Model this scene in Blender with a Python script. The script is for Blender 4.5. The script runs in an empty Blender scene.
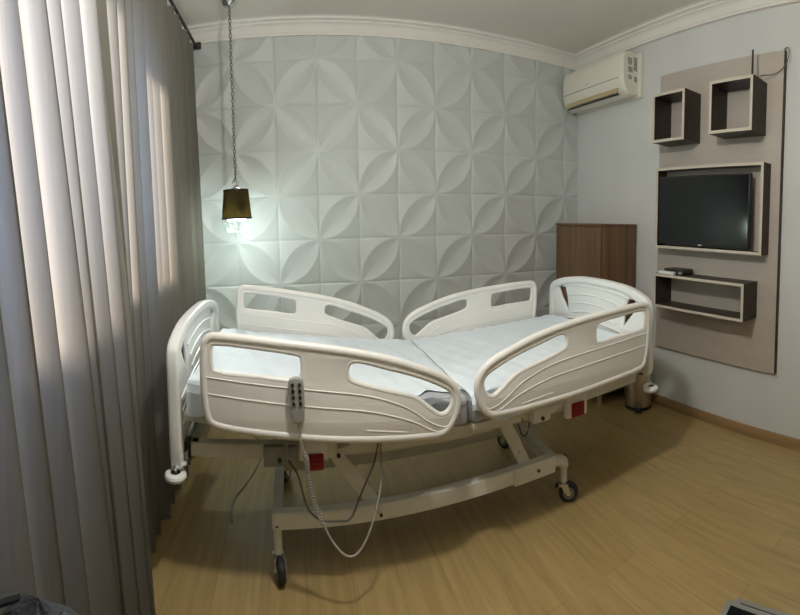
import bpy, bmesh, math, random
from mathutils import Vector, Matrix
PI = math.pi
sc = bpy.context.scene
C = sc.collection
random.seed(4)

# ------------------------------------------------------------------ camera
RX, CEIL = 3.365, 2.79          # right wall, ceiling height
YN, XL = -4.35, -0.15           # wall behind the camera, left wall
cd = bpy.data.cameras.new('camera'); cam = bpy.data.objects.new('camera', cd); C.objects.link(cam)
cd.type = 'PANO'; cd.panorama_type = 'CENTRAL_CYLINDRICAL'
HU = 400 * 0.0023020738; HV = 307.5 * 0.0021181028; V0 = -0.1219273525
cd.central_cylindrical_range_u_min = -HU; cd.central_cylindrical_range_u_max = HU
cd.central_cylindrical_range_v_min = V0 - HV; cd.central_cylindrical_range_v_max = V0 + HV
cd.central_cylindrical_radius = 1.0
r_ = Vector((0.9688425, -0.24704, -0.0177588)); f_ = Vector((0.245556, 0.967436, -0.061395)); u_ = Vector((0.0323475, 0.0551213, 0.9979555))
m = Matrix((r_, u_, -f_)).transposed().to_4x4(); m.translation = (0.741084, -3.418146, 1.372574)
cam.matrix_world = m
cd.clip_start = 0.01
sc.camera = cam

# ------------------------------------------------------------------ world, sun, exposure
sc.view_settings.view_transform = 'Standard'; sc.view_settings.look = 'None'
sc.view_settings.gamma = 1; sc.view_settings.use_curve_mapping = False
sc.view_settings.exposure = 0.22
w = bpy.data.worlds.new('world'); sc.world = w; w.use_nodes = True
bg = w.node_tree.nodes['Background']; bg.inputs[0].default_value = (0.45, 0.62, 1.0, 1); bg.inputs[1].default_value = 2.2
sd = bpy.data.lights.new('sun', 'SUN'); sd.energy = 7.8; sd.angle = 0.24; sd.color = (1.0, 0.85, 0.70)
sun = bpy.data.objects.new('sun', sd); C.objects.link(sun)
sun.rotation_euler = Vector((1.0, 0.10, -0.42)).to_track_quat('-Z', 'Y').to_euler()

def point(name, loc, energy, color, radius):
    d = bpy.data.lights.new(name, 'POINT'); d.energy = energy; d.color = color; d.shadow_soft_size = radius
    o = bpy.data.objects.new(name, d); C.objects.link(o); o.location = loc; return o
point('ceiling_bulb', (1.02, -2.38, 2.33), 52, (1.0, 0.95, 0.87), 0.07)
point('pendant_bulb', (0.365, -0.42, 1.32), 6.5, (0.86, 1.0, 0.93), 0.035)

# ------------------------------------------------------------------ materials
def mat(name, col, rough=0.5, metal=0.0, noise=None, bump=None, spec=0.5, coat=0.0):
    """principled; noise=(scale, amount, stretch xyz) varies the colour, bump=(scale, strength)"""
    M = bpy.data.materials.new(name); M.use_nodes = True
    nt = M.node_tree; b = nt.nodes['Principled BSDF']
    b.inputs['Base Color'].default_value = (*col, 1); b.inputs['Roughness'].default_value = rough
    b.inputs['Metallic'].default_value = metal; b.inputs['Specular IOR Level'].default_value = spec
    b.inputs['Coat Weight'].default_value = coat
    tc = nt.nodes.new('ShaderNodeTexCoord')
    if noise:
        mp = nt.nodes.new('ShaderNodeMapping'); mp.inputs['Scale'].default_value = noise[2] if len(noise) > 2 else (1, 1, 1)
        n = nt.nodes.new('ShaderNodeTexNoise'); n.inputs['Scale'].default_value = noise[0]; n.inputs['Detail'].default_value = 6
        nt.links.new(tc.outputs['Object'], mp.inputs[0]); nt.links.new(mp.outputs[0], n.inputs['Vector'])
        r = nt.nodes.new('ShaderNodeMapRange'); r.inputs[1].default_value = 0.3; r.inputs[2].default_value = 0.7
        r.inputs[3].default_value = 1 - noise[1]; r.inputs[4].default_value = 1 + noise[1]
        mx = nt.nodes.new('ShaderNodeVectorMath'); mx.operation = 'SCALE'; mx.inputs[0].default_value = col
        nt.links.new(n.outputs['Fac'], r.inputs[0]); nt.links.new(r.outputs[0], mx.inputs['Scale'])
        nt.links.new(mx.outputs[0], b.inputs['Base Color'])
    if bump:
        n2 = nt.nodes.new('ShaderNodeTexNoise'); n2.inputs['Scale'].default_value = bump[0]; n2.inputs['Detail'].default_value = 4
        bp = nt.nodes.new('ShaderNodeBump'); bp.inputs['Strength'].default_value = bump[1]; bp.inputs['Distance'].default_value = 0.01
        nt.links.new(tc.outputs['Object'], n2.inputs['Vector']); nt.links.new(n2.outputs['Fac'], bp.inputs['Height'])
        nt.links.new(bp.outputs[0], b.inputs['Normal'])
    return M

M = {}
M['paint'] = mat('wall_paint', (0.66, 0.69, 0.685), 0.6, noise=(3, 0.03), bump=(60, 0.05))
M['dimwall'] = mat('dim_front_wall', (0.20, 0.17, 0.14), 0.6, noise=(3, 0.03))  # unseen wall, coloured dark to cut bounce light onto the bed
M['relief'] = mat('relief_paint', (0.57, 0.61, 0.60), 0.45, noise=(2, 0.03))
M['ceiling'] = mat('ceiling_paint', (0.80, 0.765, 0.70), 0.8, noise=(2, 0.02))
M['cornice'] = mat('plaster', (0.84, 0.83, 0.78), 0.6, noise=(4, 0.03))
M['plastic'] = mat('white_plastic', (0.84, 0.85, 0.82), 0.35, noise=(4, 0.03))
M['board'] = mat('white_board_plastic', (0.82, 0.86, 0.85), 0.32, noise=(4, 0.02))
M['line'] = mat('moulded_line', (0.90, 0.90, 0.87), 0.35)  # rail plastic made paler, the ridges' highlight put into the colour
M['steel_white'] = mat('white_enamel_steel', (0.72, 0.73, 0.66), 0.4, noise=(9, 0.08))
M['sheet'] = mat('white_sheet', (0.76, 0.86, 0.94), 0.55, noise=(5, 0.04), bump=(14, 0.25))
M['vinyl'] = mat('blue_grey_vinyl', (0.42, 0.45, 0.50), 0.4, noise=(8, 0.15), bump=(25, 0.5))
M['steelrim'] = mat('grey_metal_rim', (0.30, 0.31, 0.29), 0.4, 0.6)
M['chain'] = mat('dull_chain', (0.20, 0.20, 0.19), 0.35, 0.9)
M['chrome'] = mat('chrome', (0.75, 0.75, 0.75), 0.18, 1.0)
M['steel'] = mat('brushed_steel', (0.78, 0.75, 0.68), 0.3, 1.0, noise=(30, 0.06, (1, 1, 0.05)))
M['black'] = mat('black_plastic', (0.018, 0.018, 0.02), 0.4)
M['rubber'] = mat('black_rubber', (0.02, 0.02, 0.022), 0.6)
M['screen'] = mat('dark_screen', (0.006, 0.009, 0.010), 0.12)
M['red'] = mat('red_plastic', (0.30, 0.008, 0.015), 0.4)
M['grey'] = mat('grey_plastic', (0.33, 0.34, 0.325), 0.45)
M['greybox'] = mat('grey_bracket', (0.30, 0.31, 0.30), 0.45, noise=(20, .2))
M['beige'] = mat('taupe_laminate', (0.50, 0.465, 0.415), 0.5, noise=(5, 0.04, (1, 1, 6)))
M['edge'] = mat('cream_edge', (0.62, 0.58, 0.49), 0.5)
M['darkwood'] = mat('dark_brown_laminate', (0.035, 0.022, 0.017), 0.45, noise=(8, 0.35, (1, 1, 10)))
M['ac'] = mat('cream_plastic', (0.78, 0.77, 0.68), 0.35)
M['acflap'] = mat('yellowed_flap', (0.52, 0.44, 0.24), 0.4)
M['sticker'] = mat('printed_sticker', (0.35, 0.33, 0.30), 0.6, noise=(90, 0.8))
M['cable'] = mat('grey_cable', (0.36, 0.35, 0.31), 0.5)
M['darkcable'] = mat('dark_cable', (0.12, 0.12, 0.11), 0.5)
M['darkfabric'] = mat('dark_slate_fabric', (0.035, 0.042, 0.05), 0.8, noise=(40, 0.3), bump=(200, 0.4))
M['skirt'] = mat('oak_skirting', (0.33, 0.21, 0.10), 0.45, noise=(6, 0.12, (4, .3, 4)))

def wood_floor():
    m = bpy.data.materials.new('laminate_floor'); m.use_nodes = True; nt = m.node_tree; N = nt.nodes; L = nt.links
    b = N['Principled BSDF']; b.inputs['Roughness'].default_value = 0.33; b.inputs['Specular IOR Level'].default_value = 0.45
    tc = N.new('ShaderNodeTexCoord')
    mp = N.new('ShaderNodeMapping'); mp.inputs['Rotation'].default_value = (0, 0, PI / 2)
    L.new(tc.outputs['Object'], mp.inputs[0])
    br = N.new('ShaderNodeTexBrick'); br.offset = 0.37
    br.inputs['Scale'].default_value = 1; br.inputs['Brick Width'].default_value = 1.3; br.inputs['Row Height'].default_value = 0.19
    br.inputs['Mortar Size'].default_value = 0.0016; br.inputs['Mortar Smooth'].default_value = 0.4
    br.inputs['Color1'].default_value = (0.39, 0.282, 0.118, 1); br.inputs['Color2'].default_value = (0.43, 0.315, 0.138, 1)
    br.inputs['Mortar'].default_value = (0.27, 0.185, 0.075, 1)
    L.new(mp.outputs[0], br.inputs['Vector'])
    m2 = N.new('ShaderNodeMapping'); m2.inputs['Scale'].default_value = (16, 1.3, 1)
    L.new(tc.outputs['Object'], m2.inputs[0])
    n = N.new('ShaderNodeTexNoise'); n.inputs['Scale'].default_value = 2.2; n.inputs['Detail'].default_value = 8; n.inputs['Distortion'].default_value = 0.6
    L.new(m2.outputs[0], n.inputs['Vector'])
    r = N.new('ShaderNodeMapRange'); r.inputs[1].default_value = .3; r.inputs[2].default_value = .7; r.inputs[3].default_value = .86; r.inputs[4].default_value = 1.12
    L.new(n.outputs['Fac'], r.inputs[0])
    s = N.new('ShaderNodeVectorMath'); s.operation = 'SCALE'; L.new(br.outputs['Color'], s.inputs[0]); L.new(r.outputs[0], s.inputs['Scale'])
    L.new(s.outputs[0], b.inputs['Base Color'])
    return m
M['floor'] = wood_floor()

def cabinet_wood():
    m = bpy.data.materials.new('walnut_laminate'); m.use_nodes = True; nt = m.node_tree; N = nt.nodes; L = nt.links
    b = N['Principled BSDF']; b.inputs['Roughness'].default_value = 0.45
    tc = N.new('ShaderNodeTexCoord'); mp = N.new('ShaderNodeMapping'); mp.inputs['Scale'].default_value = (14, 14, 0.5)
    L.new(tc.outputs['Object'], mp.inputs[0])
    n = N.new('ShaderNodeTexNoise'); n.inputs['Scale'].default_value = 1.4; n.inputs['Detail'].default_value = 7; n.inputs['Distortion'].default_value = .5
    L.new(mp.outputs[0], n.inputs['Vector'])
    cr = N.new('ShaderNodeValToRGB'); cr.color_ramp.elements[0].position = .3; cr.color_ramp.elements[0].color = (0.095, 0.050, 0.023, 1)
    cr.color_ramp.elements[1].position = .72; cr.color_ramp.elements[1].color = (0.22, 0.13, 0.066, 1)
    L.new(n.outputs['Fac'], cr.inputs[0]); L.new(cr.outputs[0], b.inputs['Base Color'])
    return m
M['walnut'] = cabinet_wood()

def fabric_translucent(name, col, trans, amount):
    m = bpy.data.materials.new(name); m.use_nodes = True; nt = m.node_tree; N = nt.nodes; L = nt.links
    N.remove(N['Principled BSDF']); out = N['Material Output']
    d = N.new('ShaderNodeBsdfDiffuse'); t = N.new('ShaderNodeBsdfTranslucent'); mx = N.new('ShaderNodeMixShader')
    tc = N.new('ShaderNodeTexCoord'); mp = N.new('ShaderNodeMapping'); mp.inputs['Scale'].default_value = (1, 60, 1)
    n = N.new('ShaderNodeTexNoise'); n.inputs['Scale'].default_value = 5; n.inputs['Detail'].default_value = 4
    L.new(tc.outputs['Object'], mp.inputs[0]); L.new(mp.outputs[0], n.inputs['Vector'])
    r = N.new('ShaderNodeMapRange'); r.inputs[3].default_value = .9; r.inputs[4].default_value = 1.1; L.new(n.outputs['Fac'], r.inputs[0])
    for sh, c in ((d, col), (t, trans)):
        v = N.new('ShaderNodeVectorMath'); v.operation = 'SCALE'; v.inputs[0].default_value = c
        L.new(r.outputs[0], v.inputs['Scale']); L.new(v.outputs[0], sh.inputs['Color'])
    mx.inputs[0].default_value = amount; L.new(d.outputs[0], mx.inputs[1]); L.new(t.outputs[0], mx.inputs[2]); L.new(mx.outputs[0], out.inputs[0])
    return m
M['curtain'] = fabric_translucent('grey_curtain_cloth', (0.19, 0.186, 0.165), (0.70, 0.665, 0.60), 0.42)
M['shade'] = fabric_translucent('black_shade_cloth', (0.02, 0.019, 0.015), (0.45, 0.36, 0.16), 0.34)

def glass(name, tint=(1, 1, 1), gloss=0.06):
    m = bpy.data.materials.new(name); m.use_nodes = True; nt = m.node_tree; N = nt.nodes; L = nt.links
    N.remove(N['Principled BSDF'])
    a = N.new('ShaderNodeBsdfTransparent'); a.inputs[0].default_value = (*tint, 1); g = N.new('ShaderNodeBsdfGlossy'); g.inputs['Roughness'].default_value = .05
    mx = N.new('ShaderNodeMixShader'); mx.inputs[0].default_value = gloss
    L.new(a.outputs[0], mx.inputs[1]); L.new(g.outputs[0], mx.inputs[2]); L.new(mx.outputs[0], N['Material Output'].inputs[0]); return m
M['glass'] = glass('window_glass')
M['crystal'] = glass('crystal', (.95, .98, .96), 0.06)
def emit(name, col, s):
    m = bpy.data.materials.new(name); m.use_nodes = True; b = m.node_tree.nodes['Principled BSDF']
    b.inputs['Emission Color'].default_value = (*col, 1); b.inputs['Emission Strength'].default_value = s
    b.inputs['Base Color'].default_value = (.3, .3, .3, 1); return m
M['bulb'] = emit('lit_bulb', (0.9, 1.0, 0.95), 3)
M['diffuser'] = emit('lit_diffuser', (1, .93, .8), 3)

# ------------------------------------------------------------------ mesh helpers
def link(name, me, parent=None, material=None, smooth=False):
    o = bpy.data.objects.new(name, me); C.objects.link(o)
    if material is not None and not me.materials: me.materials.append(material)
    if smooth:
        for p in me.polygons: p.use_smooth = True
    if parent is not None: o.parent = parent
    return o

class MB:
    def __init__(s): s.bm = bmesh.new(); s.mats = []
    def mi(s, m):
        if m not in s.mats: s.mats.append(m)
        return s.mats.index(m)
    def box(s, lo, hi, m, bev=0.0, rot=None, piv=None):
        b = bmesh.new(); bmesh.ops.create_cube(b, size=1)
        for v in b.verts: v.co = Vector([(lo[i] + hi[i]) / 2 + v.co[i] * (hi[i] - lo[i]) for i in range(3)])
        if bev: bmesh.ops.bevel(b, geom=b.edges[:], offset=bev, segments=2, affect='EDGES', profile=.6)
        if rot is not None:
            pv = Vector(piv) if piv is not None else Vector([(lo[i] + hi[i]) / 2 for i in range(3)])
            for v in b.verts: v.co = rot @ (v.co - pv) + pv
        s.add(b, m)
    def add(s, b, m, smooth=False):
        idx = s.mi(m); mp = {}
        for v in b.verts: mp[v] = s.bm.verts.new(v.co)
        for f in b.faces:
            try:
                nf = s.bm.faces.new([mp[v] for v in f.verts]); nf.material_index = idx; nf.smooth = smooth or f.smooth
            except ValueError: pass
        b.free()
    def bar(s, a, c, wd, ht, m, bev=0.003, up=(0, 0, 1)):
        """rectangular bar from a to c, wd across, ht in the up direction"""
        a, c = Vector(a), Vector(c); d = (c - a); L = d.length; d.normalize(); u = Vector(up)
        x = d.cross(u).normalized(); u = x.cross(d).normalized()
        b = bmesh.new(); bmesh.ops.create_cube(b, size=1)
        for v in b.verts: v.co = Vector((v.co.x * wd, v.co.y * L, v.co.z * ht))
        if bev: bmesh.ops.bevel(b, geom=b.edges[:], offset=bev, segments=2, affect='EDGES')
        R = Matrix((x, d, u)).transposed(); mid = (a + c) / 2
        for v in b.verts: v.co = R @ v.co + mid
        s.add(b, m)
    def cyl(s, a, c, r, m, seg=20, r2=None, caps=True):
        a, c = Vector(a), Vector(c); d = c - a; L = d.length
        b = bmesh.new(); bmesh.ops.create_cone(b, segments=seg, radius1=r, radius2=r if r2 is None else r2, depth=L, cap_ends=caps)
        q = Vector((0, 0, 1)).rotation_difference(d.normalized()).to_matrix()
        for v in b.verts: v.co = q @ v.co + (a + c) / 2
        for f in b.faces: f.smooth = len(f.verts) == 4
        s.add(b, m)
    def lathe(s, prof, o, m, seg=32, axis='z'):
        b = bmesh.new(); rings = []
        for r, z in prof:
            ring = []
            for k in range(seg):
                t = 2 * PI * k / seg
                p = (r * math.cos(t), r * math.sin(t), z)
                if axis == 'y': p = (p[0], p[2], p[1])
                if axis == 'x': p = (p[2], p[0], p[1])
                ring.append(b.verts.new(Vector(p) + Vector(o)))
            rings.append(ring)
        for i in range(len(rings) - 1):
            for k in range(seg):
                f = b.faces.new((rings[i][k], rings[i][(k + 1) % seg], rings[i + 1][(k + 1) % seg], rings[i + 1][k])); f.smooth = True
        s.add(b, m)
    def tube(s, pts, r, m, seg=10, closed=False, sub=4, flat=1.0):
        pts = smooth_path(pts, sub, closed) if sub > 1 else [Vector(p) for p in pts]
        n = len(pts); b = bmesh.new(); rings = []
        prev = None
        for i, p in enumerate(pts):
            a = pts[(i - 1) % n] if (closed or i > 0) else p; c = pts[(i + 1) % n] if (closed or i < n - 1) else p
            t = (c - a).normalized()
            if prev is None: x = t.cross(Vector((0, 0, 1)) if abs(t.z) < .9 else Vector((0, 1, 0))).normalized()
            else: x = (prev - t * prev.dot(t)).normalized()
            prev = x; y = t.cross(x)
            rr = r(i / (n - 1)) if callable(r) else r
            rings.append([b.verts.new(p + (x * math.cos(2 * PI * k / seg) + y * math.sin(2 * PI * k / seg)) * rr) for k in range(seg)])
        for i in range(n if closed else n - 1):
            A, B = rings[i], rings[(i + 1) % n]
            for k in range(seg):
                f = b.faces.new((A[k], A[(k + 1) % seg], B[(k + 1) % seg], B[k])); f.smooth = True
        if not closed:
            b.faces.new(rings[0][::-1]); b.faces.new(rings[-1])
        s.add(b, m)
    def sphere(s, c, r, m, seg=16, scale=(1, 1, 1)):
        b = bmesh.new(); bmesh.ops.create_uvsphere(b, u_segments=seg, v_segments=seg // 2 + 2, radius=r)
        for v in b.verts: v.co = Vector((v.co.x * scale[0], v.co.y * scale[1], v.co.z * scale[2])) + Vector(c)
        for f in b.faces: f.smooth = True
        s.add(b, m)
    def grid(s, fn, nu, nv, m, smooth=True):
        b = bmesh.new(); V = [[b.verts.new(fn(i / nu, j / nv)) for j in range(nv + 1)] for i in range(nu + 1)]
        for i in range(nu):
            for j in range(nv):
                f = b.faces.new((V[i][j], V[i + 1][j], V[i + 1][j + 1], V[i][j + 1])); f.smooth = smooth
        s.add(b, m)
    def build(s, name, parent=None, origin=None):
        if origin is not None:
            for v in s.bm.verts: v.co -= Vector(origin)
        bmesh.ops.recalc_face_normals(s.bm, faces=s.bm.faces[:])
        me = bpy.data.meshes.new(name); s.bm.to_mesh(me); s.bm.free()
        for mm in s.mats: me.materials.append(M[mm])
        me.set_sharp_from_angle(angle=math.radians(38))
        o = bpy.data.objects.new(name, me); C.objects.link(o)
        if parent is not None: o.parent = parent
        if origin is not None: o.location = origin
        return o

def smooth_path(pts, sub, closed=False):
    """centripetal Catmull-Rom"""
    P = [Vector(p) for p in pts]; n = len(P); out = []
    for i in range(n if closed else n - 1):
        if closed: a, b, c, d = P[(i - 1) % n], P[i], P[(i + 1) % n], P[(i + 2) % n]
        else:
            b, c = P[i], P[i + 1]; a = P[i - 1] if i > 0 else b * 2 - c; d = P[i + 2] if i + 2 < n else c * 2 - b
        t0 = 0; t1 = t0 + max((b - a).length, 1e-6) ** .5; t2 = t1 + max((c - b).length, 1e-6) ** .5; t3 = t2 + max((d - c).length, 1e-6) ** .5
        for k in range(sub):
            t = t1 + (t2 - t1) * k / sub
            A1 = a * ((t1 - t) / (t1 - t0)) + b * ((t - t0) / (t1 - t0)); A2 = b * ((t2 - t) / (t2 - t1)) + c * ((t - t1) / (t2 - t1))
            A3 = c * ((t3 - t) / (t3 - t2)) + d * ((t - t2) / (t3 - t2))
            B1 = A1 * ((t2 - t) / (t2 - t0)) + A2 * ((t - t0) / (t2 - t0)); B2 = A2 * ((t3 - t) / (t3 - t1)) + A3 * ((t - t1) / (t3 - t1))
            out.append(B1 * ((t2 - t) / (t2 - t1)) + B2 * ((t - t1) / (t2 - t1)))
    if not closed: out.append(P[-1])
    return out

def plate(name_, loops, thick, bev, frame, m, mb):
    """flat plate with holes: loops are 2D outlines (first outer), frame(u, v, w) maps to the world, w across the thickness"""
    cu = bpy.data.curves.new('plate', 'CURVE'); cu.dimensions = '2D'; cu.fill_mode = 'BOTH'
    for L in loops:
        sp = cu.splines.new('POLY'); sp.points.add(len(L) - 1); sp.use_cyclic_u = True
        for q, (a, b) in zip(sp.points, L): q.co = (a, b, 0, 1)
    cu.extrude = thick / 2 - bev; cu.bevel_depth = bev; cu.bevel_resolution = 2; cu.offset = -bev
    o = bpy.data.objects.new('plate', cu); C.objects.link(o)
    me = bpy.data.meshes.new_from_object(o.evaluated_get(bpy.context.evaluated_depsgraph_get()))
    b = bmesh.new(); b.from_mesh(me); bpy.data.objects.remove(o); bpy.data.curves.remove(cu); bpy.data.meshes.remove(me)
    bmesh.ops.remove_doubles(b, verts=b.verts[:], dist=1e-5)
    for v in b.verts: v.co = Vector(frame(v.co.x, v.co.y, v.co.z))
    mb.add(b, m)

def loop2(pts, sub=4): return [(p.x, p.y) for p in smooth_path([(a, b, 0) for a, b in pts], sub, True)]

def empty(name, loc, label, cat, group=None, rz=0):
    o = bpy.data.objects.new(name, None); C.objects.link(o); o.location = loc; o.rotation_euler.z = rz
    o.empty_display_size = .05
    return tag(o, label, cat, group)
def tag(o, label, cat, group=None):
    o['label'] = label; o['category'] = cat
    if group: o['group'] = group
    return o
def struct(o): o['kind'] = 'structure'; return o
def kid(mb, name, parent):
    """build a part in world coordinates and parent it to a thing standing at parent's location"""
    bpy.context.view_layer.update()
    o = mb.build(name); bpy.context.view_layer.update()
    w = parent.matrix_world
    o.parent = parent; o.matrix_parent_inverse = w.inverted()
    return o

# ------------------------------------------------------------------ room shell
b = MB(); b.box((XL - .2, YN - .2, -.12), (RX + .2, .2, 0), 'floor'); struct(b.build('floor'))
b = MB(); b.box((XL - .2, YN - .2, CEIL), (RX + .2, .2, CEIL + .12), 'ceiling'); struct(b.build('ceiling'))
b = MB(); b.box((RX, YN - .2, 0), (RX + .15, .2, CEIL), 'paint'); struct(b.build('wall_right'))
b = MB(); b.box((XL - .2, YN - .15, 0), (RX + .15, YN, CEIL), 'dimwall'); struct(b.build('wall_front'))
# left wall with the window opening
WY0, WY1, WZ0, WZ1 = -2.64, -0.96, 1.16, 2.42
b = MB()
b.box((XL - .15, -1.53, WZ0), (XL, -1.37, WZ1), 'paint'); b.box((XL - .15, -1.37, 2.27), (XL, WY1, WZ1), 'paint')
b.box((XL - .15, YN, 0), (XL, WY0, CEIL), 'paint'); b.box((XL - .15, WY1, 0), (XL, .15, CEIL), 'paint')
b.box((XL - .15, WY0, 0), (XL, WY1, WZ0), 'paint'); b.box((XL - .15, WY0, WZ1), (XL, WY1, CEIL), 'paint')
struct(b.build('wall_left'))
for wi, (ya, yb, zt) in enumerate(((WY0, -1.53, WZ1), (-1.37, WY1, 2.27))):
    wn = bpy.data.objects.new('window_%d' % (wi + 1), None); C.objects.link(wn); wn.location = (XL - .09, (ya + yb) / 2, WZ0); struct(wn)
    b = MB()
    for y in (ya, yb - .035): b.box((XL - .12, y, WZ0), (XL - .06, y + .035, zt), 'cornice', .004)
    for z in (WZ0, zt - .035): b.box((XL - .12, ya, z), (XL - .06, yb, z + .035), 'cornice', .004)
    kid(b, 'window_frame', wn)
    b = MB(); b.box((XL - .094, ya + .02, WZ0 + .02), (XL - .088, yb - .02, zt - .02), 'glass'); kid(b, 'pane', wn)

# back wall: raised petal relief, four petals meeting at every other crossing
A = 0.32; H = 0.024
def relief_h(X, Z):
    """X, Z in cells; crossings where i+j is odd carry the flowers"""
    i, j = math.floor(X), math.floor(Z); u, v = X - i, Z - j
    if (i + j) % 2 == 0: u = 1 - u          # flower nodes at (0,0) and (1,1) of this cell
    r1 = math.hypot(u - 1, v); r2 = math.hypot(u, v - 1)
    e = min(u, 1 - u, v, 1 - v); g = .16 * H * max(0, 1 - e / .035)
    return body_h(r1, r2) - g
def body_h(r1, r2):
    if r1 <= 1 and r2 <= 1:
        d = (1 - max(r1, r2)) / 0.293
        return H * (1 - .62 * (1 - (1 - min(d, 1)) ** 2.0))
    d = (max(r1, r2) - 1) / 0.4142
    return H * (1 - .95 * min(d, 1) ** .85)
# row line 0 of the photograph is at z = 2.533, line index grows downwards
ZR = 7.915849 * A
b = MB(); NX, NZ = 560, 440
x0, x1, z0, z1 = XL, RX, 0.0, CEIL
bmx = b.bm; VV = []
for i in range(NX + 1):
    x = x0 + (x1 - x0) * i / NX; row = []
    for j in range(NZ + 1):
        z = z0 + (z1 - z0) * j / NZ
        row.append(bmx.verts.new((x, -relief_h(x / A, (z - ZR) / A), z)))
    VV.append(row)
b.mi('relief')
for i in range(NX):
    for j in range(NZ): bmx.faces.new((VV[i][j], VV[i + 1][j], VV[i + 1][j + 1], VV[i][j + 1]))
b.box((XL - .15, .004, 0), (RX + .15, .15, CEIL), 'relief')
wb = struct(b.build('wall_back'))

# cornice: moulded profile (out from the wall, down from the ceiling)
prof = [(0, .098), (.031, .098), (.033, .088), (.038, .084), (.041, .074), (.047, .066), (.052, .048), (.070, .034), (.084, .030), (.086, .022), (.098, .018), (.112, .014), (.115, .004), (.128, .002), (.128, 0)]
def cornice(name, p0, p1, nrm, e0, e1):
    """p0, p1 2D ends, nrm into the room; mitred ends"""
    p0, p1, n = Vector(p0), Vector(p1), Vector(nrm); d = (p1 - p0).normalized(); b = MB(); b.mi('cornice'); V = []
    for k, (o, h) in enumerate(prof):
        a = p0 + n * o + d * o * e0; c = p1 + n * o - d * o * e1
        V.append((b.bm.verts.new((a.x, a.y, CEIL - h)), b.bm.verts.new((c.x, c.y, CEIL - h))))
    for k in range(len(V) - 1): b.bm.faces.new((V[k][0], V[k][1], V[k + 1][1], V[k + 1][0]))
    return struct(b.build(name))
cornice('trim_1', (XL, 0), (RX, 0), (0, -1), 1, 1)
cornice('trim_2', (RX, 0), (RX, YN), (-1, 0), 1, 1)
cornice('trim_3', (XL, 0), (XL, YN), (1, 0), 1, 1)
cornice('trim_4', (XL, YN), (RX, YN), (0, 1), 1, 1)
b = MB(); b.box((RX - .016, YN, 0), (RX, -.03, .068), 'skirt', .003); struct(b.build('baseboard_right'))
b = MB(); b.box((XL, -.04, 0), (RX - .016, -.026, .068), 'skirt', .003); struct(b.build('baseboard_back'))

# ceiling lamp out of view behind the camera's frame
t = empty('ceiling_lamp', (1.02, -2.38, CEIL), 'round white ceiling lamp lighting the room from above the bed foot', 'ceiling lamp')
b = MB(); b.lathe([(0.0, 2.47), (.06, 2.475), (.11, 2.50), (.13, 2.54), (.11, 2.58), (.05, 2.60), (.02, 2.605)], (1.02, -2.38, 0), 'diffuser'); kid(b, 'diffuser', t)
b = MB(); b.lathe([(0, 2.60), (.03, 2.60), (.03, 2.62), (.008, 2.63), (.008, 2.76), (.05, 2.765), (.055, CEIL)], (1.02, -2.38, 0), 'cornice'); kid(b, 'lamp_base', t)

# ------------------------------------------------------------------ curtains
def fold(ph):
    return .80 * math.sin(ph) + .16 * math.sin(2.0 * ph + .8) + .30 * math.sin(.37 * ph + 1.3)
def curtain(name, y0, y1, xt, xb, ztop, n, per, seed, label, ampt=.026, ampb=.036, leany=0.0):
    b = MB(); L = y1 - y0
    def fn(u, v):
        z = ztop * (1 - v) + .012 * v; y = y0 + L * u
        x = xt(y) * (1 - v) + xb(y) * v
        am = ampt * (1 - v) + ampb * v
        ph = 2 * PI * (y + .5 * leany * v) / per + seed + .9 * math.sin(y * 5.1 + seed) + .35 * math.sin(v * 3 + y * 4)
        yy = y + per * .16 * math.cos(ph + .5) + leany * v * min(1, max(0, (y1 - y) / .5))
        return (x + am * fold(ph), yy, z)
    b.grid(fn, n, 26, 'curtain')
    o = b.build(name, origin=((xt(y0) + xt(y1)) / 2, (y0 + y1) / 2, 0)); return tag(o, label, 'curtain', 'window curtains')
curtain('curtain', -3.15, -1.90, lambda y: .045, lambda y: .165 + .05 * min(1, (-1.9 - y) / .5), 2.655, 420, .125, 1.0,
        'long grey curtain panel nearest the viewer, sunlight glowing through it', leany=.10, ampt=.022, ampb=.052)
hem = MB()
for dx in (.014, .019, .024, .029, .034):
    def hf(u, v, dx=dx):
        return (.045 - dx + (.12 - .01) * v * .9, -1.91 + .13 * u, 2.65 * (1 - v) + .012 * v)
    hem.grid(hf, 6, 20, 'curtain')
kid(hem, 'folded_hem', bpy.data.objects['curtain'])
curtain('curtain', -1.765, -.075, lambda y: .035, lambda y: .06, 2.655, 560, .12, 2.4,
        'long grey curtain panel hanging behind the bed board, beside the relief wall', ampt=.024, ampb=.03)
t = empty('curtain_rod', (-.05, -1.6, 2.67), 'dark curtain rod ending at the relief wall just under the cornice', 'curtain rod')
b = MB(); b.cyl((.045, -3.2, 2.672), (.045, -.05, 2.672), .011, 'black'); kid(b, 'rod', t)
b = MB(); b.box((.02, -.05, 2.65), (.085, -.026, 2.695), 'black', .004); kid(b, 'bracket', t)
b = MB(); b.box((XL, -3.3, 2.64), (-.13, -3.24, 2.70), 'black', .003); b.bar((-.14, -3.27, 2.67), (.05, -3.27, 2.67), .016, .016, 'black'); b.cyl((.045, -3.29, 2.672), (.045, -3.19, 2.672), .013, 'black'); kid(b, 'bracket', t)

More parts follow.
